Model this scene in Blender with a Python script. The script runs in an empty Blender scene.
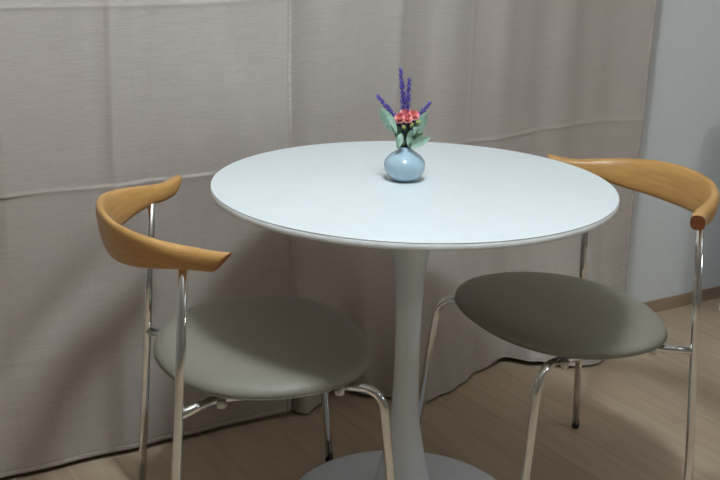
import bpy, bmesh, math, random
from mathutils import Vector, Matrix
random.seed(7)
scene = bpy.context.scene
C = scene.collection
PI = math.pi

# ------------------------------------------------------------------ helpers
def obj(name, bm, mats, parent=None, smooth=True):
    me = bpy.data.meshes.new(name)
    bmesh.ops.recalc_face_normals(bm, faces=bm.faces)
    bm.to_mesh(me); bm.free()
    for m in (mats if isinstance(mats, (list, tuple)) else [mats]):
        me.materials.append(m)
    if smooth:
        for p in me.polygons: p.use_smooth = True
    o = bpy.data.objects.new(name, me); C.objects.link(o)
    if parent: o.parent = parent
    return o

def tag(o, label, cat, group=None):
    o['label'] = label; o['category'] = cat
    if group: o['group'] = group
    return o

def empty(name, label, cat, loc=(0, 0, 0), rz=0, group=None):
    o = bpy.data.objects.new(name, None); C.objects.link(o)
    o.empty_display_size = .05
    o.location = loc; o.rotation_euler = (0, 0, rz)
    return tag(o, label, cat, group)

def struct(name, bm, m, smooth=False):
    o = obj(name, bm, m, None, smooth); o['kind'] = 'structure'; return o

def add_box(bm, x0, x1, y0, y1, z0, z1, bevel=0):
    vs = [bm.verts.new((x, y, z)) for z in (z0, z1) for y in (y0, y1) for x in (x0, x1)]
    f = [(0, 2, 3, 1), (4, 5, 7, 6), (0, 1, 5, 4), (2, 6, 7, 3), (0, 4, 6, 2), (1, 3, 7, 5)]
    fs = [bm.faces.new([vs[i] for i in q]) for q in f]
    if bevel:
        es = list({e for q in fs for e in q.edges})
        bmesh.ops.bevel(bm, geom=es, offset=bevel, segments=2, affect='EDGES', profile=.5)

def add_lathe(bm, prof, n=96, cx=0, cy=0, cz=0):
    rings = []
    for r, z in prof:
        if r < 1e-6:
            rings.append([bm.verts.new((cx, cy, cz + z))])
        else:
            rings.append([bm.verts.new((cx + r * math.cos(2 * PI * k / n), cy + r * math.sin(2 * PI * k / n), cz + z)) for k in range(n)])
    for a, b in zip(rings, rings[1:]):
        for k in range(n):
            j = (k + 1) % n
            if len(a) == 1 and len(b) == 1: continue
            if len(a) == 1: bm.faces.new((a[0], b[k], b[j]))
            elif len(b) == 1: bm.faces.new((a[k], a[j], b[0]))
            else: bm.faces.new((a[k], a[j], b[j], b[k]))

def smooth_path(pts, sub=8):
    P = [Vector(p) for p in pts]
    out = []
    for i in range(len(P) - 1):
        p0 = P[max(i - 1, 0)]; p1 = P[i]; p2 = P[i + 1]; p3 = P[min(i + 2, len(P) - 1)]
        for k in range(sub):
            t = k / sub
            out.append(.5 * ((2 * p1) + (p2 - p0) * t + (2 * p0 - 5 * p1 + 4 * p2 - p3) * t * t + (3 * p1 - p0 - 3 * p2 + p3) * t ** 3))
    out.append(P[-1]); return out

def fillet(pts, rad, seg=8):
    """polyline with rounded corners"""
    P = [Vector(p) for p in pts]; out = [P[0]]
    for i in range(1, len(P) - 1):
        a = (P[i - 1] - P[i]); b = (P[i + 1] - P[i])
        d = min(rad, a.length * .49, b.length * .49)
        A = P[i] + a.normalized() * d; B = P[i] + b.normalized() * d
        for k in range(seg + 1):
            t = k / seg
            out.append((1 - t) ** 2 * A + 2 * t * (1 - t) * P[i] + t * t * B)
    out.append(P[-1]); return out

def add_tube(bm, path, r, n=14, cap=True):
    P = [Vector(p) for p in path]
    T = []
    for i in range(len(P)):
        a = P[max(i - 1, 0)]; b = P[min(i + 1, len(P) - 1)]
        T.append((b - a).normalized())
    up = Vector((0, 0, 1)) if abs(T[0].z) < .9 else Vector((1, 0, 0))
    N = (up - T[0] * up.dot(T[0])).normalized()
    rings = []
    for i, p in enumerate(P):
        N = (N - T[i] * N.dot(T[i])).normalized(); B = T[i].cross(N)
        rr = r[i] if isinstance(r, (list, tuple)) else r
        rings.append([bm.verts.new(p + rr * (math.cos(2 * PI * k / n) * N + math.sin(2 * PI * k / n) * B)) for k in range(n)])
    for a, b in zip(rings, rings[1:]):
        for k in range(n):
            j = (k + 1) % n; bm.faces.new((a[k], a[j], b[j], b[k]))
    if cap:
        bm.faces.new(list(reversed(rings[0]))); bm.faces.new(rings[-1])

def lerp_keys(keys, t):
    if t <= keys[0][0]: return keys[0][1]
    for (a, va), (b, vb) in zip(keys, keys[1:]):
        if t <= b:
            u = (t - a) / (b - a); u = u * u * (3 - 2 * u)
            return va + (vb - va) * u
    return keys[-1][1]

# ------------------------------------------------------------------ materials
def srgb(r, g, b):
    f = lambda c: (c / 255 / 12.92) if c / 255 <= .04045 else ((c / 255 + .055) / 1.055) ** 2.4
    return (f(r), f(g), f(b), 1)

def mat(name, col, rough=.5, metal=0, coat=0, spec=.5):
    m = bpy.data.materials.new(name); m.use_nodes = True
    b = m.node_tree.nodes['Principled BSDF']
    b.inputs['Base Color'].default_value = col
    b.inputs['Roughness'].default_value = rough
    b.inputs['Metallic'].default_value = metal
    b.inputs['Coat Weight'].default_value = coat
    b.inputs['Specular IOR Level'].default_value = spec
    return m, m.node_tree.nodes, m.node_tree.links, b

def noisy(m4, colA, colB, scale=(10, 10, 10), detail=4, bump=0, bump_dist=.001, rough_var=None, coord='Object', nscale=1.0, lo=.3, hi=.7):
    m, N, L, b = m4
    tc = N.new('ShaderNodeTexCoord'); mp = N.new('ShaderNodeMapping'); nz = N.new('ShaderNodeTexNoise')
    mp.inputs['Scale'].default_value = scale
    nz.inputs['Scale'].default_value = nscale; nz.inputs['Detail'].default_value = detail
    cr = N.new('ShaderNodeValToRGB')
    cr.color_ramp.elements[0].position = lo; cr.color_ramp.elements[0].color = colA
    cr.color_ramp.elements[1].position = hi; cr.color_ramp.elements[1].color = colB
    L.new(tc.outputs[coord], mp.inputs['Vector']); L.new(mp.outputs['Vector'], nz.inputs['Vector'])
    L.new(nz.outputs['Fac'], cr.inputs['Fac']); L.new(cr.outputs['Color'], b.inputs['Base Color'])
    if bump:
        bp = N.new('ShaderNodeBump'); bp.inputs['Strength'].default_value = bump; bp.inputs['Distance'].default_value = bump_dist
        L.new(nz.outputs['Fac'], bp.inputs['Height']); L.new(bp.outputs['Normal'], b.inputs['Normal'])
    return m

def curtain_material():
    m, N, L, b = mat('slub_curtain_fabric', srgb(176, 166, 160), .85, spec=.25)
    b.inputs['Sheen Weight'].default_value = .15
    tc = N.new('ShaderNodeTexCoord')
    def n(scale, detail):
        mp = N.new('ShaderNodeMapping'); mp.inputs['Scale'].default_value = scale
        z = N.new('ShaderNodeTexNoise'); z.inputs['Scale'].default_value = 1; z.inputs['Detail'].default_value = detail
        L.new(tc.outputs['Object'], mp.inputs['Vector']); L.new(mp.outputs['Vector'], z.inputs['Vector']); return z
    a = n((14, 14, 420), 3); c = n((60, 60, 800), 2); d = n((420, 20, 14), 2)
    mx = N.new('ShaderNodeMath'); mx.operation = 'ADD'
    L.new(a.outputs['Fac'], mx.inputs[0]); L.new(c.outputs['Fac'], mx.inputs[1])
    m2 = N.new('ShaderNodeMath'); m2.operation = 'MULTIPLY_ADD'; m2.inputs[1].default_value = .35
    L.new(d.outputs['Fac'], m2.inputs[0]); L.new(mx.outputs[0], m2.inputs[2])
    mr = N.new('ShaderNodeMapRange'); mr.inputs['From Min'].default_value = .85; mr.inputs['From Max'].default_value = 1.5
    L.new(m2.outputs[0], mr.inputs['Value'])
    cr = N.new('ShaderNodeValToRGB')
    cr.color_ramp.elements[0].color = srgb(174, 163, 156); cr.color_ramp.elements[1].color = srgb(187, 177, 170)
    L.new(mr.outputs[0], cr.inputs['Fac']); L.new(cr.outputs['Color'], b.inputs['Base Color'])
    bp = N.new('ShaderNodeBump'); bp.inputs['Strength'].default_value = .12; bp.inputs['Distance'].default_value = .0005
    L.new(m2.outputs[0], bp.inputs['Height']); L.new(bp.outputs['Normal'], b.inputs['Normal'])
    return m

def floor_material():
    m, N, L, b = mat('oak_plank_floor', srgb(140, 120, 100), .42, spec=.4)
    tc = N.new('ShaderNodeTexCoord')
    mp = N.new('ShaderNodeMapping'); mp.inputs['Rotation'].default_value = (0, 0, PI / 2)
    L.new(tc.outputs['Object'], mp.inputs['Vector'])
    br = N.new('ShaderNodeTexBrick')
    br.offset = .37; br.inputs['Scale'].default_value = 1
    br.inputs['Brick Width'].default_value = 1.15; br.inputs['Row Height'].default_value = .115
    br.inputs['Mortar Size'].default_value = .0012; br.inputs['Mortar Smooth'].default_value = .2
    br.inputs['Color1'].default_value = srgb(186, 164, 140); br.inputs['Color2'].default_value = srgb(196, 175, 151)
    br.inputs['Mortar'].default_value = srgb(176, 154, 131)
    L.new(mp.outputs[0], br.inputs['Vector'])
    m2 = N.new('ShaderNodeMapping'); m2.inputs['Scale'].default_value = (30, 2.2, 1)
    L.new(tc.outputs['Object'], m2.inputs['Vector'])
    nz = N.new('ShaderNodeTexNoise'); nz.inputs['Scale'].default_value = 1.4; nz.inputs['Detail'].default_value = 6; nz.inputs['Distortion'].default_value = .6
    L.new(m2.outputs[0], nz.inputs['Vector'])
    cr = N.new('ShaderNodeValToRGB')
    cr.color_ramp.elements[0].position = .3; cr.color_ramp.elements[0].color = (.80, .78, .76, 1)
    cr.color_ramp.elements[1].position = .72; cr.color_ramp.elements[1].color = (1.0, 1.0, 1.0, 1)
    L.new(nz.outputs['Fac'], cr.inputs['Fac'])
    mx = N.new('ShaderNodeMix'); mx.data_type = 'RGBA'; mx.blend_type = 'MULTIPLY'; mx.inputs['Factor'].default_value = 1
    L.new(br.outputs['Color'], mx.inputs['A']); L.new(cr.outputs['Color'], mx.inputs['B'])
    L.new(mx.outputs['Result'], b.inputs['Base Color'])
    bp = N.new('ShaderNodeBump'); bp.inputs['Strength'].default_value = .12; bp.inputs['Distance'].default_value = .001
    L.new(nz.outputs['Fac'], bp.inputs['Height']); L.new(bp.outputs['Normal'], b.inputs['Normal'])
    return m

M = {}
M['curtain'] = curtain_material()
M['hem'] = noisy(mat('curtain_hem_fabric', srgb(184, 172, 166), .85, spec=.25), srgb(172, 160, 154), srgb(194, 183, 177), (40, 40, 300), 3, .2)
M['floor'] = floor_material()
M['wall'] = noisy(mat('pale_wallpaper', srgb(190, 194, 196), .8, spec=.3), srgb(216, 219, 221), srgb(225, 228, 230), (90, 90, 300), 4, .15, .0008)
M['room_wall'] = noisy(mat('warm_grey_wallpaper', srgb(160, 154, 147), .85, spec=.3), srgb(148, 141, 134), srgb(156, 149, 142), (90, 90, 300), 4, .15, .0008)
M['ceiling'] = noisy(mat('ceiling_paper', srgb(225, 225, 222), .9), srgb(214, 209, 202), srgb(222, 217, 210), (60, 60, 60), 3, .1)
M['baseboard'] = noisy(mat('baseboard_wood', srgb(140, 116, 92), .5), srgb(152, 129, 106), srgb(172, 150, 127), (3, 40, 60), 4, .05)
M['top'] = noisy(mat('white_laminate', srgb(238, 240, 240), .38, spec=.4), srgb(221, 228, 231), srgb(224, 231, 234), (30, 30, 30), 2)
M['edge'] = noisy(mat('white_table_edge', srgb(226, 228, 226), .45), srgb(222, 224, 222), srgb(230, 231, 229), (30, 30, 30), 2)
M['joint'] = noisy(mat('edge_joint', srgb(84, 86, 86), .6), srgb(110, 113, 113), srgb(120, 123, 123), (30, 30, 30), 2)
M['pedestal'] = noisy(mat('white_pedestal_enamel', srgb(214, 219, 224), .30, coat=.4), srgb(234, 244, 253), srgb(238, 247, 255), (25, 25, 25), 3, .03)
M['chrome'] = noisy(mat('polished_chrome', (.72, .73, .73, 1), .10, 1), (.76, .78, .79, 1), (.86, .87, .88, 1), (60, 60, 8), 3)
M['rubber'] = noisy(mat('black_rubber', (.012, .012, .012, 1), .6), (.010, .010, .010, 1), (.018, .018, .018, 1), (60, 60, 60), 3, .1)
M['seat'] = noisy(mat('taupe_leather', srgb(140, 134, 124), .5, spec=.45), srgb(135, 130, 119), srgb(143, 138, 127), (260, 260, 260), 5, .18, .0006)
M['seat_shell'] = noisy(mat('seat_shell', srgb(120, 108, 92), .6), srgb(116, 104, 90), srgb(128, 116, 100), (60, 60, 60), 3)
M['bumper'] = noisy(mat('white_plastic', srgb(225, 222, 214), .5), srgb(220, 217, 209), srgb(230, 227, 220), (50, 50, 50), 2)

def wood_material(name, a, b2, rough=.38, coat=.15):
    m, N, L, b = mat(name, a, rough, coat=coat, spec=.4)
    b.inputs['Coat Roughness'].default_value = .3
    tc = N.new('ShaderNodeTexCoord'); mp = N.new('ShaderNodeMapping'); mp.inputs['Scale'].default_value = (26, 9, 130)
    nz = N.new('ShaderNodeTexNoise'); nz.inputs['Scale'].default_value = 1; nz.inputs['Detail'].default_value = 5; nz.inputs['Distortion'].default_value = .5
    L.new(tc.outputs['Object'], mp.inputs['Vector']); L.new(mp.outputs[0], nz.inputs['Vector'])
    cr = N.new('ShaderNodeValToRGB'); cr.color_ramp.elements[0].position = .28; cr.color_ramp.elements[1].position = .7
    cr.color_ramp.elements[0].color = a; cr.color_ramp.elements[1].color = b2
    L.new(nz.outputs['Fac'], cr.inputs['Fac']); L.new(cr.outputs['Color'], b.inputs['Base Color'])
    return m
M['beech'] = wood_material('oiled_beech', srgb(182, 135, 76), srgb(200, 154, 93))
M['endgrain'] = wood_material('beech_end_grain', srgb(158, 98, 58), srgb(174, 112, 70), .5, 0)
M['vase'] = noisy(mat('pale_blue_glaze', srgb(168, 198, 218), .14, coat=.6), srgb(164, 191, 207), srgb(170, 196, 212), (30, 30, 30), 2)
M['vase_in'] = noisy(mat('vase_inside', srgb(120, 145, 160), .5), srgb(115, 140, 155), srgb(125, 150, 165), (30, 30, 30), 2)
M['lav'] = noisy(mat('lavender_petal', srgb(88, 74, 160), .7), srgb(72, 60, 140), srgb(112, 98, 186), (300, 300, 300), 2)
M['lavdark'] = noisy(mat('lavender_calyx', srgb(52, 56, 92), .7), srgb(44, 52, 70), srgb(66, 62, 112), (200, 200, 200), 2)
M['rose'] = noisy(mat('coral_petal', srgb(244, 130, 135), .6), srgb(246, 128, 138), srgb(255, 205, 200), (190, 190, 190), 3)
M['bud'] = noisy(mat('green_bud', srgb(140, 150, 90), .6), srgb(112, 126, 66), srgb(176, 178, 112), (200, 200, 200), 2)
M['stem'] = noisy(mat('green_stem', srgb(62, 82, 56), .6), srgb(50, 70, 46), srgb(78, 98, 66), (150, 150, 150), 2)
M['leaf'] = noisy(mat('sage_leaf', srgb(138, 172, 148), .6), srgb(128, 164, 140), srgb(174, 202, 184), (90, 90, 90), 4)
M['leafdark'] = noisy(mat('dark_leaf', srgb(92, 122, 92), .6), srgb(72, 104, 72), srgb(112, 142, 112), (90, 90, 90), 4)
M['cabinet'] = noisy(mat('white_cabinet_paint', srgb(226, 226, 222), .5), srgb(222, 222, 218), srgb(230, 230, 227), (20, 20, 20), 2)

# ------------------------------------------------------------------ setting
RX0, RX1, RY0, RY1, RH = -2.7, 2.7, -3.3, .62, 2.45
bm = bmesh.new(); add_box(bm, RX0 - .1, RX1 + .1, RY0 - .1, RY1 + .1, -.08, 0); struct('floor', bm, M['floor'])
bm = bmesh.new(); add_box(bm, RX0 - .1, RX1 + .1, RY0 - .1, RY1 + .1, RH, RH + .08); struct('ceiling', bm, M['ceiling'])
for nm, q in (('wall_back', (RX0 - .1, RX1 + .1, RY1, RY1 + .1)), ('wall_front', (RX0 - .1, RX1 + .1, RY0 - .1, RY0)),
              ('wall_left', (RX0 - .1, RX0, RY0, RY1)), ('wall_right', (RX1, RX1 + .1, RY0, RY1))):
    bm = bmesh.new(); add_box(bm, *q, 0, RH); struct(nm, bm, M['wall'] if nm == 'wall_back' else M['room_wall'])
bt, bh = .007, .041
for nm, q in (('baseboard_back', (RX0, RX1, RY1 - bt, RY1)), ('baseboard_front', (RX0, RX1, RY0, RY0 + bt)),
              ('baseboard_left', (RX0, RX0 + bt, RY0 + bt, RY1 - bt)), ('baseboard_right', (RX1 - bt, RX1, RY0 + bt, RY1 - bt))):
    bm = bmesh.new(); add_box(bm, *q, 0, bh); struct(nm, bm, M['baseboard'])

# ------------------------------------------------------------------ curtains
def frange(a, b, n): return [a + (b - a) * k / n for k in range(n + 1)]
def refine(base, centres, w):
    s = set(round(x, 5) for x in base)
    for c in centres:
        for k in (-2.2, -1.4, -.8, -.4, 0, .4, .8, 1.4, 2.2):
            x = c + k * w
            if base[0] < x < base[-1]: s.add(round(x, 5))
    return sorted(s)
def g(x, c, w): return math.exp(-((x - c) / w) ** 2)
CZ = (.272, .650, 1.035, 1.42, 1.80, 2.18)           # fold creases left from the packaging

def sheet(name, xs, zs, yf, xf, zf, m, th, parent=None):
    """a cloth sheet with thickness: outer face towards the room, inner face towards the wall"""
    bm = bmesh.new(); G = []
    for s in (0, 1):
        G.append([[bm.verts.new((xf(x, z), yf(x, z) + s * th, zf(x, z))) for x in xs] for z in zs])
    nz, nx = len(zs), len(xs)
    for s in (0, 1):
        for i in range(nz - 1):
            for j in range(nx - 1):
                bm.faces.new((G[s][i][j], G[s][i][j + 1], G[s][i + 1][j + 1], G[s][i + 1][j]))
    ring = [(0, j) for j in range(nx)] + [(i, nx - 1) for i in range(1, nz)] + [(nz - 1, j) for j in range(nx - 2, -1, -1)] + [(i, 0) for i in range(nz - 2, 0, -1)]
    for a, b in zip(ring, ring[1:] + ring[:1]):
        bm.faces.new((G[0][a[0]][a[1]], G[0][b[0]][b[1]], G[1][b[0]][b[1]], G[1][a[0]][a[1]]))
    return obj(name, bm, m, parent)

TOPZ = 2.445
# left panel, in front
def fold(x, c, up, down):
    """a cloth fold: steep on the low-x side, easing off on the other"""
    return 1 / (1 + math.exp(-(x - c) / up)) * math.exp(-max(0., x - c) / down)
def profile(keys, n=1500):
    """cloth relief across the width, integrated from its slopes"""
    a, b = keys[0][0], keys[-1][0]; h = (b - a) / n; Y = [0.]
    for i in range(n): Y.append(Y[-1] + h * lerp_keys(keys, a + (i + .5) * h))
    d = Y[-1]
    Y = [y - d * i / n for i, y in enumerate(Y)]
    def f(x):
        t = max(0., min(n - 1e-6, (x - a) / h)); i = int(t); return Y[i] + (Y[i + 1] - Y[i]) * (t - i)
    return f
foldsL = profile([(-1.75, 0), (-1.5, .2), (-1.35, -.2), (-1.2, .2), (-1.05, -.3), (-.95, .25), (-.85, -.15), (-.70, .0), (-.668, -.35), (-.66, .25), (-.60, .10), (-.46, .10), (-.442, -.2), (-.428, -.55), (-.415, .1),
    (-.385, .0), (-.365, .42), (-.345, .32), (-.325, -.05), (-.28, -.1), (-.22, 0), (-.1, .05), (.01, .0)])
foldsR = profile([(-.30, 0), (.0, .25), (.02, .36), (.05, .28), (.075, 0), (.095, -.45), (.115, -.35), (.14, -.05), (.20, 0), (.25, -.22), (.28, -.32), (.293, .32), (.33, .2), (.37, 0), (.40, -.3), (.43, -.15),
    (.47, .06), (.55, 0), (.60, -.16), (.65, .08), (.72, .12), (.80, -.12), (.90, .1), (1.0, 0), (1.1, -.1), (1.19, -.15)])
def yL(x, z):
    y = .522
    q = .25 + .75 / (1 + math.exp(-(z - .55) / .07))
    y += q * foldsL(x + .012 * math.sin(2.2 * z)) * 1.35 + .002 * math.sin(x * 37 + 1.9 * z + 2)
    y += .004 * math.sin((x * .8 - z * 1.1) * 9 + 1) * (1 if z < .65 else .4)
    for c in CZ: y -= (.0018 * g(z, c + .006 * math.sin(5 * x), .005) + .002 * g(z, c, .06)) * (.4 if c < .3 else 1)
    y += .016 * fold(x, -.125 + .32 * (.85 - z), .012, .12) * g(z, .88, .17) * q      # slanting fold near the free edge
    y -= .014 * g(x, .0, .06)
    y += .016 * g(x + .38 - .9 * (z - .42), -.15, .07) * g(z, .38, .14)         # soft slanting hollow behind the chair
    k = max(0, .25 - z) / .25
    y -= .006 * k
    return y
def xL(x, z): return x + .006 * g(x, .012, .08) * math.sin(4 * z)
def zL(x, z): return z
xs = refine(frange(-1.75, -.001, 170), (-.428, -.662), .006)
zs = refine(frange(.013, TOPZ, 150), CZ, .006)
cur = sheet('curtain', xs, zs, yL, xL, zL, M['curtain'], .0016)
tag(cur, 'left grey-beige curtain behind the left chair, its free edge overlapping the other', 'curtain', 'grey-beige floor-length curtains')
sheet('side_hem', frange(-.0075, .0005, 4), zs, lambda x, z: yL(x, z) - .0022, xL, zL, M['hem'], .0052, cur)
sheet('bottom_hem', frange(-1.75, -.001, 140), frange(.012, .023, 3), lambda x, z: yL(x, z) - .0006, xL, zL, M['curtain'], .0028, cur)

# right panel, behind, with a rippling hem on the floor
hemk = [(-.30, .562), (-.05, .56), (.0, .55), (.035, .485), (.095, .515), (.175, .578), (.235, .500), (.335, .405), (.42, .422), (.50, .462), (.58, .502), (.69, .528),
        (.75, .46), (.84, .395), (.92, .380), (1.00, .41), (1.08, .48), (1.19, .545)]
def yR(x, z):
    y = .524 + .034 * lerp_keys([(.45, 0), (1.05, 1)], x)
    q = .3 + .7 / (1 + math.exp(-(z - .50) / .07))
    y += q * 1.45 * foldsR(x - .040 + .012 * math.sin(1.9 * z + 1)) + .0015 * math.sin(x * 49 - 1.2 * z)
    for c in CZ: y -= (.0018 * g(z, c + .005 * math.sin(7 * x + 1) + .036 * max(0, 1 - x / .5), .005) + .002 * g(z, c, .05)) * (.35 if c < .3 else 1)
    for c in (.55,): y -= .0012 * g(x, c, .006)
    y -= .010 * g(x, 1.187, .05)
    k = max(0., min(1., (.46 - z) / .46)) ** 1.7
    return y + (lerp_keys(hemk, x) - .538 - .030 * lerp_keys([(.45, 0), (1.05, 1)], x)) * k
def xR(x, z): return x + .008 * max(0, min(1, (x - .9) / .29)) - .046 * max(0, min(1, (x - .9) / .29)) * max(0, (.95 - z)) ** 1.3
def zR(x, z):
    lift = .012 * g(x, .72, .10) + .006 * g(x, .19, .06) + .004
    return z + lift * max(0, 1 - z / .2)
xs = refine(frange(-.09, 1.187, 190), (.55,), .006)
zs = refine(frange(.002, TOPZ, 220), CZ, .006)
cur = sheet('curtain', xs, zs, yR, xR, zR, M['curtain'], .0016)
tag(cur, 'right grey-beige curtain behind the table, its rippled hem trailing on the floor beside bare wall', 'curtain', 'grey-beige floor-length curtains')
sheet('side_hem', frange(1.178, 1.189, 3), zs, lambda x, z: yR(x, z) - .0014, xR, zR, M['hem'], .0044, cur)
sheet('bottom_hem', frange(-.09, 1.187, 170), frange(.002, .008, 3), lambda x, z: yR(x, z) - .0012, xR, zR, M['hem'], .004, cur)

# ------------------------------------------------------------------ white cabinet at the right edge
cb = empty('cabinet', 'white cabinet against the wall at the far right edge of the photo', 'cabinet', (1.83, .36, 0))
bm = bmesh.new(); add_box(bm, -.278, .278, -.15, .146, .012, .62, .002); obj('body', bm, M['cabinet'], cb, False)
for s in (-1, 1):
    bm = bmesh.new(); add_box(bm, min(s * .004, s * .27), max(s * .004, s * .27), -.168, -.151, .03, .60, .002); d = obj('door', bm, M['cabinet'], cb, False)
    bm = bmesh.new(); add_tube(bm, [(s * .03, -.167, .36), (s * .03, -.185, .36), (s * .03, -.185, .46), (s * .03, -.167, .46)], .004, 8); obj('handle', bm, M['chrome'], d)
for sx in (-1, 1):
    for sy in (-.13, .126):
        bm = bmesh.new(); add_lathe(bm, [(0, 0), (.014, 0), (.014, .013), (0, .013)], 16, sx * .26, sy); obj('foot', bm, M['rubber'], cb)

# ------------------------------------------------------------------ table
tb = empty('pedestal_table', 'round white pedestal table between the two chairs, in front of the curtains', 'table')
R, ZT, TH = .40, .72, .0142
bm = bmesh.new()
add_lathe(bm, [(0, ZT - TH), (R - .0015, ZT - TH), (R - .0004, ZT - TH + .0004), (R, ZT - TH + .0012), (R, ZT - .0022), (R - .0010, ZT - .0021), (R - .0010, ZT - .0014), (R - .0001, ZT - .0013), (R - .0004, ZT - .0004), (R - .0010, ZT), (0, ZT)], 160)
top = obj('tabletop', bm, [M['top'], M['edge'], M['joint']], tb)
for p in top.data.polygons:
    if p.normal.z < .9: p.material_index = 1
    if ZT - .00235 < p.center.z < ZT - .00125 and p.normal.z < .99: p.material_index = 2
    if abs(p.normal.z) > .9: p.use_smooth = False
bm = bmesh.new()
prof = [(0, .010), (.03, .012), (.115, .0125), (.106, .016), (.088, .026), (.074, .040), (.062, .060), (.0525, .090), (.0455, .125), (.038, .165), (.0325, .20), (.0285, .25),
        (.0266, .30), (.0257, .36), (.0258, .42), (.0270, .47), (.0294, .51), (.0323, .54), (.0374, .58), (.0425, .62), (.0465, .665), (.0480, .690), (.0480, ZT - TH), (0, ZT - TH)]
sp = smooth_path([(r, 0, z) for r, z in prof[3:22]], 4)
add_lathe(bm, [(0, .012), (.09, .012)] + [(p.x, p.z) for p in sp] + [(.0485, ZT - TH), (0, ZT - TH)], 96)
obj('stem', bm, M['pedestal'], tb)
bm = bmesh.new(); add_lathe(bm, [(0, .0), (.241, .0), (.2455, .002), (.246, .006), (.244, .0085), (.236, .0105), (.20, .0135), (.15, .0165), (.11, .019), (.09, .022), (0, .022)], 128)
obj('base', bm, M['pedestal'], tb)

# ------------------------------------------------------------------ chairs
TILT, SZ = .030, .4351
def seat_r(th, ex=2.35):
    c, s = math.cos(th), math.sin(th)
    r = (abs(c / (.200 if c > 0 else .214)) ** ex + abs(s / .251) ** ex) ** (-1 / ex)
    return r * (1 - .035 * max(0, -c) * abs(s) * 2)
def seat_bm(rings):
    """rings: (scale, inset, z)"""
    bm = bmesh.new(); n = 96; rs = []
    for sc, ins, z in rings:
        if sc == 0:
            rs.append([bm.verts.new((0, 0, z))]); continue
        ring = []
        for k in range(n):
            th = 2 * PI * k / n; r = seat_r(th) * sc - ins
            x, y = r * math.cos(th), r * math.sin(th)
            ring.append(bm.verts.new((x, y, z + TILT * x)))
        rs.append(ring)
    for a, b in zip(rs, rs[1:]):
        for k in range(n):
            j = (k + 1) % n
            if len(a) == 1: bm.faces.new((a[0], b[k], b[j]))
            elif len(b) == 1: bm.faces.new((a[k], a[j], b[0]))
            else: bm.faces.new((a[k], a[j], b[j], b[k]))
    return bm

def backrest():
    #  x, y, z, half height, half thickness, lean (top outward)
    half = [(-.298, .0, .669, .0430, .0105, .18), (-.294, .05, .669, .0425, .0105, .18), (-.282, .098, .669, .0395, .0110, .20), (-.259, .140, .669, .0350, .0120, .24),
            (-.230, .176, .670, .0285, .0135, .24), (-.199, .203, .671, .0225, .0150, .20), (-.170, .223, .671, .0195, .0155, .10), (-.148, .244, .672, .0180, .0150, .0), (-.130, .264, .675, .0170, .0144, .0)]
    st = [(x, -y, z, h, t, l) for x, y, z, h, t, l in reversed(half[1:])] + half
    pts = smooth_path([s[:3] for s in st], 6); att = smooth_path([s[3:6] for s in st], 6)
    bm = bmesh.new(); n = 28; rings = []; N0 = len(pts)
    for i, p in enumerate(pts):
        a = pts[max(i - 1, 0)]; b = pts[min(i + 1, N0 - 1)]
        T = (b - a).normalized()
        Nn = Vector((T.y, -T.x, 0)).normalized()            # outward for this direction of travel
        if Nn.dot(Vector((p.x - .02, p.y, 0))) < 0: Nn = -Nn
        h, t, l = att[i]
        W = (Vector((0, 0, 1)) * math.cos(l) + Nn * math.sin(l)); W = (W - T * W.dot(T)).normalized()
        Q = T.cross(W).normalized()
        if Q.dot(Nn) < 0: Q = -Q
        ring = []
        for k in range(n):
            th = 2 * PI * k / n
            c, s = math.cos(th), math.sin(th)
            ex = .78
            cc = math.copysign(abs(c) ** ex, c); ss = math.copysign(abs(s) ** ex, s)
            v = p + Q * (t * cc) + W * (h * ss)
            e = min(i, N0 - 1 - i)
            if e < 6:                                       # the oblique cut of the horn ends
                d = T if i > N0 / 2 else -T
                v = v + d * (ss * h * 1.15 + cc * t * .1) * (1 - e / 6)
            ring.append(bm.verts.new(v))
        rings.append(ring)
    for a, b in zip(rings, rings[1:]):
        for k in range(n):
            j = (k + 1) % n; bm.faces.new((a[k], a[j], b[j], b[k]))
    for r_ in (rings[0], rings[-1]):
        f = bm.faces.new(r_ if r_ is rings[-1] else list(reversed(r_))); f.material_index = 1; f.smooth = False
    return bm

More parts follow.
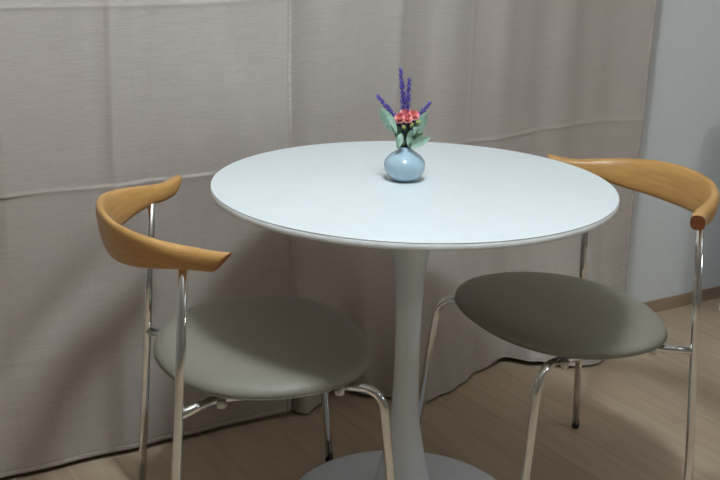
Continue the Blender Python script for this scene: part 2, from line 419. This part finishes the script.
def make_chair():
    t = empty('dining_chair', '', 'chair')
    b = obj('backrest', backrest(), [M['beech'], M['endgrain']], t)
    for p in b.data.polygons:
        if p.material_index == 1: p.use_smooth = False
    st = obj('seat', seat_bm([(0, 0, SZ + .004), (.3, 0, SZ + .0045), (.6, 0, SZ + .004), (.8, 0, SZ + .001), (.9, 0, SZ - .0035), (.96, 0, SZ - .010), (.99, 0, SZ - .017), (1, 0, SZ - .024),
                             (.995, 0, SZ - .0265), (.97, .0, SZ - .0285), (0, 0, SZ - .0285)]), M['seat'], t)
    obj('piping', seat_bm([(.985, .006, SZ - .0262), (.995, .0, SZ - .0258), (1, -.0006, SZ - .0272), (.996, 0, SZ - .0290), (.980, .006, SZ - .0292)]), M['seat'], st)
    obj('seat_shell', seat_bm([(0, 0, SZ - .0290), (.955, 0, SZ - .0290), (.958, 0, SZ - .0310), (.93, 0, SZ - .0350), (.80, 0, SZ - .0415), (0, 0, SZ - .0435)]), M['seat_shell'], t)
    r = .0087
    zr = .3835
    for s in (-1, 1):
        # rear leg: one straight tube from floor up into the bow
        A = Vector((-.2237, s * .2218, .0)); B = Vector((-.1826, s * .2038, .702)); B = A.lerp(B, .950)
        u = (B - A).normalized()
        bm = bmesh.new(); add_tube(bm, [A + u * .012, A + u * .2, A + u * .45, B - u * .008], r, 18)
        lg = obj('leg', bm, M['chrome'], t)
        bm = bmesh.new(); add_lathe(bm, [(0, 0), (.0082, 0), (.009, .001), (.009, .0215), (.0, .0215)], 18, A.x + .0005, A.y); obj('foot_cap', bm, M['rubber'], lg)
        # front leg: bent at the top, running in under the seat
        F = Vector((.2130, s * .2464, 0)); K = Vector((.1745, s * .2220, .3875 + .006)); I = Vector((.085, s * .165, zr + .0015))
        uf = (K - F).normalized()
        bm = bmesh.new(); add_tube(bm, fillet([F + uf * .012, F + uf * .2, K, I], .05, 10), r, 18)
        lg = obj('leg', bm, M['chrome'], t)
        bm = bmesh.new(); add_lathe(bm, [(0, 0), (.0082, 0), (.009, .001), (.009, .0215), (.0, .0215)], 18, F.x - .001, F.y - s * .0007); obj('foot_cap', bm, M['rubber'], lg)
        # rail from the rear leg forward under the seat
        J = A + u * (.378 / u.z)
        bm = bmesh.new(); add_tube(bm, fillet([J, (-.125, s * .150, .3745), (.085, s * .165, zr - .002)], .03, 8), .0086, 18)
        obj('side_rail', bm, M['chrome'], t)
        for x, yy in ((-.119, .183), (.100, .195)):
            bm = bmesh.new(); add_lathe(bm, [(0, 0), (.0075, 0), (.009, .002), (.009, .013), (0, .013)], 18, x, s * yy, SZ - .060 + TILT * x); obj('bumper', bm, M['bumper'], t)
    bm = bmesh.new(); add_tube(bm, [(-.06, -.154, .378), (-.06, .154, .378)], .006, 14); obj('cross_rail', bm, M['chrome'], t)
    return t

def copy_tree(o, parent=None):
    c = o.copy(); C.objects.link(c); c.parent = parent
    for ch in list(o.children): copy_tree(ch, c)
    return c
ch1 = make_chair()
ch2 = copy_tree(ch1)
ch1.location = (-.2993, .0673, 0); ch1.rotation_euler.z = -.2486
ch2.location = (.3380, -.0740, 0); ch2.rotation_euler.z = 2.9774
tag(ch1, 'left chair, beech bow backrest, chrome legs and taupe seat, against the left curtain', 'chair', 'chairs at the round table')
tag(ch2, 'right chair, beech bow backrest, chrome legs and taupe seat, in front of the bare wall', 'chair', 'chairs at the round table')

# ------------------------------------------------------------------ vase and flowers
VX, VY = -.0015, .0324
HR = Vector((.8516, -.5236, 0)).normalized(); HB = Vector((.5236, .8516, 0)).normalized()   # sideways and away, as set on the table
vs = empty('vase', 'small squat pale blue glazed vase holding flowers on the white table', 'vase', (VX, VY, ZT))
bm = bmesh.new()
vp = [(.0, .0005), (.017, .0005), (.020, .0), (.0225, .0015), (.031, .008), (.0385, .018), (.0413, .029), (.0405, .038), (.0355, .0462), (.0275, .0535), (.0195, .059), (.0145, .0625), (.0125, .0655), (.0122, .0675), (.0112, .0685), (.0098, .0675), (.0095, .064)]
p2 = smooth_path([(r_, 0, z) for r_, z in vp[3:]], 4)
add_lathe(bm, vp[:3] + [(p.x, p.z) for p in p2], 72)
obj('body', bm, M['vase'], vs)
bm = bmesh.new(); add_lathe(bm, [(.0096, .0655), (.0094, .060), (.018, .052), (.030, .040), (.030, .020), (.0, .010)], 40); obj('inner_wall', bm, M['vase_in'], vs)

NECK = Vector((VX, VY, ZT + .064))
def pt(a, b, h): return HR * a + HB * b + Vector((0, 0, h))      # relative to the neck
def stalk(tip, bend=.35, foot=(0, 0)):
    f = HR * foot[0] + HB * foot[1] + Vector((0, 0, -.03))
    mid = Vector((tip.x * bend * .55, tip.y * bend * .55, tip.z * bend))
    return smooth_path([f, Vector((f.x * .5, f.y * .5, .0)), mid, tip], 8)
def ellipsoid(bm, c, d, l, w, seg=7):
    d = d.normalized(); up = Vector((0, 0, 1)) if abs(d.z) < .9 else Vector((1, 0, 0))
    a = d.cross(up).normalized(); b = d.cross(a)
    prof = [(0, -1), (.62, -.72), (1, -.1), (.78, .55), (0, 1)]
    rings = []
    for r_, z in prof:
        if r_ == 0: rings.append([bm.verts.new(c + d * (z * l))])
        else: rings.append([bm.verts.new(c + d * (z * l) + (a * math.cos(2 * PI * k / seg) + b * math.sin(2 * PI * k / seg)) * (r_ * w)) for k in range(seg)])
    for p, q in zip(rings, rings[1:]):
        for k in range(seg):
            j = (k + 1) % seg
            if len(p) == 1: bm.faces.new((p[0], q[k], q[j]))
            elif len(q) == 1: bm.faces.new((p[k], p[j], q[0]))
            else: bm.faces.new((p[k], p[j], q[j], q[k]))

def lavender(tip, label, start, n, foot, bend=.4):
    t = empty('lavender_sprig', label, 'flower', NECK, 0, 'lavender sprigs in the vase')
    path = stalk(tip, bend, foot)
    bm = bmesh.new(); add_tube(bm, path, .0011, 8); obj('stem', bm, M['stem'], t)
    L = [0]
    for a, b in zip(path, path[1:]): L.append(L[-1] + (b - a).length)
    def at(s):
        s *= L[-1]
        for i in range(len(path) - 1):
            if L[i + 1] >= s:
                u = (s - L[i]) / (L[i + 1] - L[i]); return path[i].lerp(path[i + 1], u), (path[i + 1] - path[i]).normalized()
        return path[-1], (path[-1] - path[-2]).normalized()
    bl = bmesh.new(); bd = bmesh.new()
    for w in range(n):
        f = w / (n - 1); s = start + (1 - start) * f
        p, d = at(s); up = Vector((0, 0, 1)) if abs(d.z) < .98 else Vector((1, 0, 0))
        a = d.cross(up).normalized(); b = d.cross(a); k0 = random.random() * 6
        cnt = 4
        for k in range(cnt):
            an = k0 + 2 * PI * k / cnt + random.uniform(-.4, .4); o = a * math.cos(an) + b * math.sin(an)
            rad = .0078 - .0056 * f
            dr = (o * (1 - .5 * f) + d * (.75 + .7 * f)).normalized()
            tgt = bl if (f > .30 or random.random() < .35) else bd
            ellipsoid(tgt, p + o * rad * .75 + d * random.uniform(-.002, .002), dr, .0066 - .0010 * f, .0027 - .0006 * f)
            if f < .75: ellipsoid(bd, p + o * rad * .28, dr, .0028, .0014, 6)
    p, d = at(1); ellipsoid(bl, p + d * .001, d, .005, .0022)
    obj('blossom', bl, M['lav'], t); obj('calyx', bd, M['lavdark'], t)
K = 494.
def px(dx, dy, b=0): return pt((dx - .065 * dy) / K, b, dy / K / .956 - b * .3)
lavender(px(-2, 74, .010), 'tallest lavender sprig, upright at the top of the posy', .34, 15, (-.002, .003), .45)
lavender(px(6, 64, .004), 'lavender sprig second tallest, just right of the tallest one', .32, 13, (.003, .001), .4)
lavender(px(-24.5, 50, .020), 'lavender sprig leaning out to the left of the posy', .46, 11, (-.005, .004), .5)
lavender(px(25, 44, .014), 'lavender sprig leaning out to the right of the posy', .24, 12, (.004, -.003), .5)

def rose(c, rad, label, foot):
    t = empty('rose', label, 'flower', NECK, 0, 'coral roses in the vase')
    bm = bmesh.new(); add_tube(bm, stalk(c - Vector((0, 0, rad * .5)), .5, foot), .0011, 8); obj('stem', bm, M['stem'], t)
    bm = bmesh.new()
    ax = (Vector((c.x * .8, c.y * .3, .05)) - HB * .045).normalized()
    a = ax.cross(Vector((1, 0, 0))).normalized(); b = ax.cross(a)
    for ring, (nn, rr, op, ph) in enumerate(((3, .34, .15, 0), (4, .62, .35, .5), (5, .9, .62, .2), (6, 1.05, .9, .9))):
        for k in range(nn):
            an = 2 * PI * k / nn + ph; w = 2 * PI / nn * .72
            G = []
            for i in range(5):
                v = i / 4; row = []
                for j in range(5):
                    u = (j / 4 - .5) * 2
                    A = an + u * w * (1 - .25 * v * v)
                    lift = rad * (-.75 + 1.35 * v - (.28 * ring * op) * v * v - .18 * u * u * v)
                    rr2 = rad * rr * (.25 + .75 * math.sin(min(1, v * 1.05) * PI / 2)) * (1 + .18 * op * v ** 3)
                    row.append(bm.verts.new(c + (a * math.cos(A) + b * math.sin(A)) * rr2 + ax * lift))
                G.append(row)
            for i in range(4):
                for j in range(4): bm.faces.new((G[i][j], G[i][j + 1], G[i + 1][j + 1], G[i + 1][j]))
    f = obj('petals', bm, M['rose'], t)
    bm = bmesh.new(); ellipsoid(bm, c - ax * rad * .72, ax, rad * .5, rad * .45, 10); obj('calyx', bm, M['bud'], t)
rose(px(-4.5, 29, -.012), .0100, 'coral rose at lower left of the bloom cluster, nearest the left leaf', (-.003, -.004))
rose(px(1.5, 34.5, -.004), .0096, 'coral rose at the top of the bloom cluster', (0, -.004))
rose(px(9.0, 32.5, -.006), .0104, 'coral rose at the right of the bloom cluster', (.003, -.004))
rose(px(2.5, 28.5, -.018), .0090, 'coral rose in the middle of the bloom cluster, in front of the others', (.001, -.005))
for (dx, dy, b, lab) in ((-1, 20, -.016, 'small green bud low under the left coral rose'), (6.5, 22, -.016, 'small green bud under the middle coral rose'), (13, 25, -.010, 'small green bud below the right coral rose'), (4.5, 14, -.012, 'lowest small green bud in the middle of the posy')):
    t = empty('flower_bud', lab, 'flower bud', NECK, 0, 'green buds under the roses')
    c = px(dx, dy, b)
    bm = bmesh.new(); add_tube(bm, stalk(c, .5, (dx / K * .1, -.004)), .0009, 7); obj('stem', bm, M['stem'], t)
    bm = bmesh.new(); ellipsoid(bm, c, Vector((c.x, c.y, .04)), .0062, .0048, 10); obj('bud', bm, M['bud'], t)

def leaf(base, tip, w, label, m, side, cup=.25):
    t = empty('leaf_sprig', label, 'leaf', NECK, 0, 'leaves in the vase')
    bm = bmesh.new()
    st = smooth_path([Vector((base.x * .1, base.y * .1, -.03)), Vector((base.x * .25, base.y * .25, 0)), base.lerp(Vector((0, 0, base.z * .6)), .35), base, base.lerp(tip, .3)], 6)
    add_tube(bm, st, .0010, 7); obj('stem', bm, M['stem'], t)
    bm = bmesh.new(); ax = tip - base; Ln = ax.length; d = ax.normalized()
    s = (side - d * side.dot(d)).normalized(); n = d.cross(s)
    G = []
    for i in range(13):
        v = i / 12; ww = w * (math.sin(PI * min(1, v * .96 + .02)) ** .75) * (1.12 - .35 * v)
        row = []
        for j in range(7):
            u = (j / 6 - .5) * 2
            row.append((base + d * (Ln * v) + s * (u * ww * .5) + n * (abs(u) * ww * cup + .12 * Ln * math.sin(PI * v) + .0006 * math.sin(v * 20 + u * 5))))
        G.append(row)
    for off in (0, .0005):
        V = [[bm.verts.new(q + n * off) for q in row] for row in G]
        for i in range(12):
            for j in range(6): bm.faces.new((V[i][j], V[i][j + 1], V[i + 1][j + 1], V[i + 1][j]))
    obj('blade', bm, m, t)
leaf(px(-9, 13, -.026), px(-24, 37, -.030), .024, 'broad sage leaf pointing up at the far left of the posy', M['leaf'], HR + Vector((0, 0, .8)))
leaf(px(9, 12, -.016), px(22, 34, -.016), .024, 'broad sage leaf pointing up at the right of the posy', M['leaf'], HR + Vector((0, 0, -1.0)))
leaf(px(3, 2, -.014), px(25, 11, -.022), .018, 'sage leaf spreading low to the right over the vase shoulder', M['leaf'], Vector((0, 0, 1)) + HR * .1)
leaf(px(-4, 14, -.016), px(-8, -1, -.022), .015, 'sage leaf drooping down at left over the vase shoulder', M['leaf'], HR)
leaf(px(4, 0, -.018), px(6, 17, -.024), .016, 'small sage leaf standing upright in front of the vase neck', M['leaf'], HR)
leaf(px(-2, 3, -.010), px(-10, 22, -.018), .019, 'dark green leaf inside the posy left of the stems', M['leafdark'], HR + Vector((0, 0, .3)))
leaf(px(4, 6, -.008), px(18, 15, -.010), .016, 'dark green leaf behind the low right sage leaf', M['leafdark'], Vector((0, 0, 1)) + HR * .3)
leaf(px(0, 4, -.006), px(1, 20, -.010), .016, 'dark green leaf upright in the middle of the posy', M['leafdark'], HR)

# ------------------------------------------------------------------ ceiling lamps
dm, N, L, b = mat('lit_diffuser', (1, 1, 1, 1), .5)
b.inputs['Emission Color'].default_value = (.93, 1, 1, 1); b.inputs['Emission Strength'].default_value = 2.0
def ceiling_lamp(x, y, label, energy, soft):
    lp = empty('ceiling_lamp', label, 'lamp', (x, y, RH))
    bm = bmesh.new(); add_lathe(bm, [(0, 0), (.24, 0), (.24, -.02), (.225, -.025), (0, -.025)], 64); obj('lamp_base', bm, M['cabinet'], lp)
    bm = bmesh.new(); add_lathe(bm, [(.222, -.0255), (.222, -.040), (.20, -.058), (.14, -.068), (0, -.072)], 64); obj('lamp_shade', bm, dm, lp)
    ld = bpy.data.lights.new('ceiling_lamp_light', 'POINT'); ld.shadow_soft_size = soft; ld.energy = energy; ld.color = (.87, .985, 1.05)
    lo = bpy.data.objects.new('ceiling_lamp_light', ld); C.objects.link(lo); lo.location = (x, y, RH - .08 - soft - .02)
ceiling_lamp(-.36, -.57, 'round flush ceiling lamp with white diffuser nearest the table', 61, .115)
ceiling_lamp(1.4, -2.1, 'added fill light shaped as a round flush ceiling lamp, unseen, farther from the table', 2, .2)  # weak unseen lamp, added only to fill in the remaining light

# globe fill light on a pole, unseen, added to brighten the table stem
fl = empty('fill_lamp', 'added fill light shaped as a globe floor lamp, unseen, to the right in front of the table', 'lamp', (1.75, -1.25, 0))
bm = bmesh.new(); add_lathe(bm, [(0, 0), (.13, 0), (.132, .004), (.125, .014), (.02, .024), (0, .024)], 48); obj('base', bm, M['chrome'], fl)
bm = bmesh.new(); add_tube(bm, [(0, 0, .024), (0, 0, .5), (0, 0, 1.0)], .010, 16); obj('pole', bm, M['chrome'], fl)
gm, N, L, b = mat('lit_globe', (1, 1, 1, 1), .5)
b.inputs['Emission Color'].default_value = (.90, .985, 1.0, 1); b.inputs['Emission Strength'].default_value = 16
bm = bmesh.new(); add_lathe(bm, [(0, 1.0)] + [(.13 * math.sin(PI * k / 20), 1.128 - .13 * math.cos(PI * k / 20)) for k in range(1, 20)] + [(0, 1.258)], 40); obj('globe', bm, gm, fl)

w = bpy.data.worlds.new('World'); scene.world = w; w.use_nodes = True
w.node_tree.nodes['Background'].inputs['Color'].default_value = (.8, .9, 1, 1)
w.node_tree.nodes['Background'].inputs['Strength'].default_value = .05

# ------------------------------------------------------------------ camera
cd = bpy.data.cameras.new('camera'); cam = bpy.data.objects.new('camera', cd); C.objects.link(cam)
cd.sensor_width = 36; cd.lens = 1155.04 / 720 * 36; cd.clip_start = .05
r_ = Vector((.85164, -.52358, .023845)); u_ = Vector((.133525, .260731, .956133)); b_ = Vector((-.506831, -.811099, .291961))
mw = Matrix((r_, u_, b_)).transposed().to_4x4(); mw.translation = (-1.2668, -1.8317, 1.2792)
cam.matrix_world = mw
scene.camera = cam
scene.view_settings.view_transform = 'Standard'; scene.view_settings.look = 'None'
scene.view_settings.gamma = 1; scene.view_settings.use_curve_mapping = False
scene.view_settings.exposure = 0
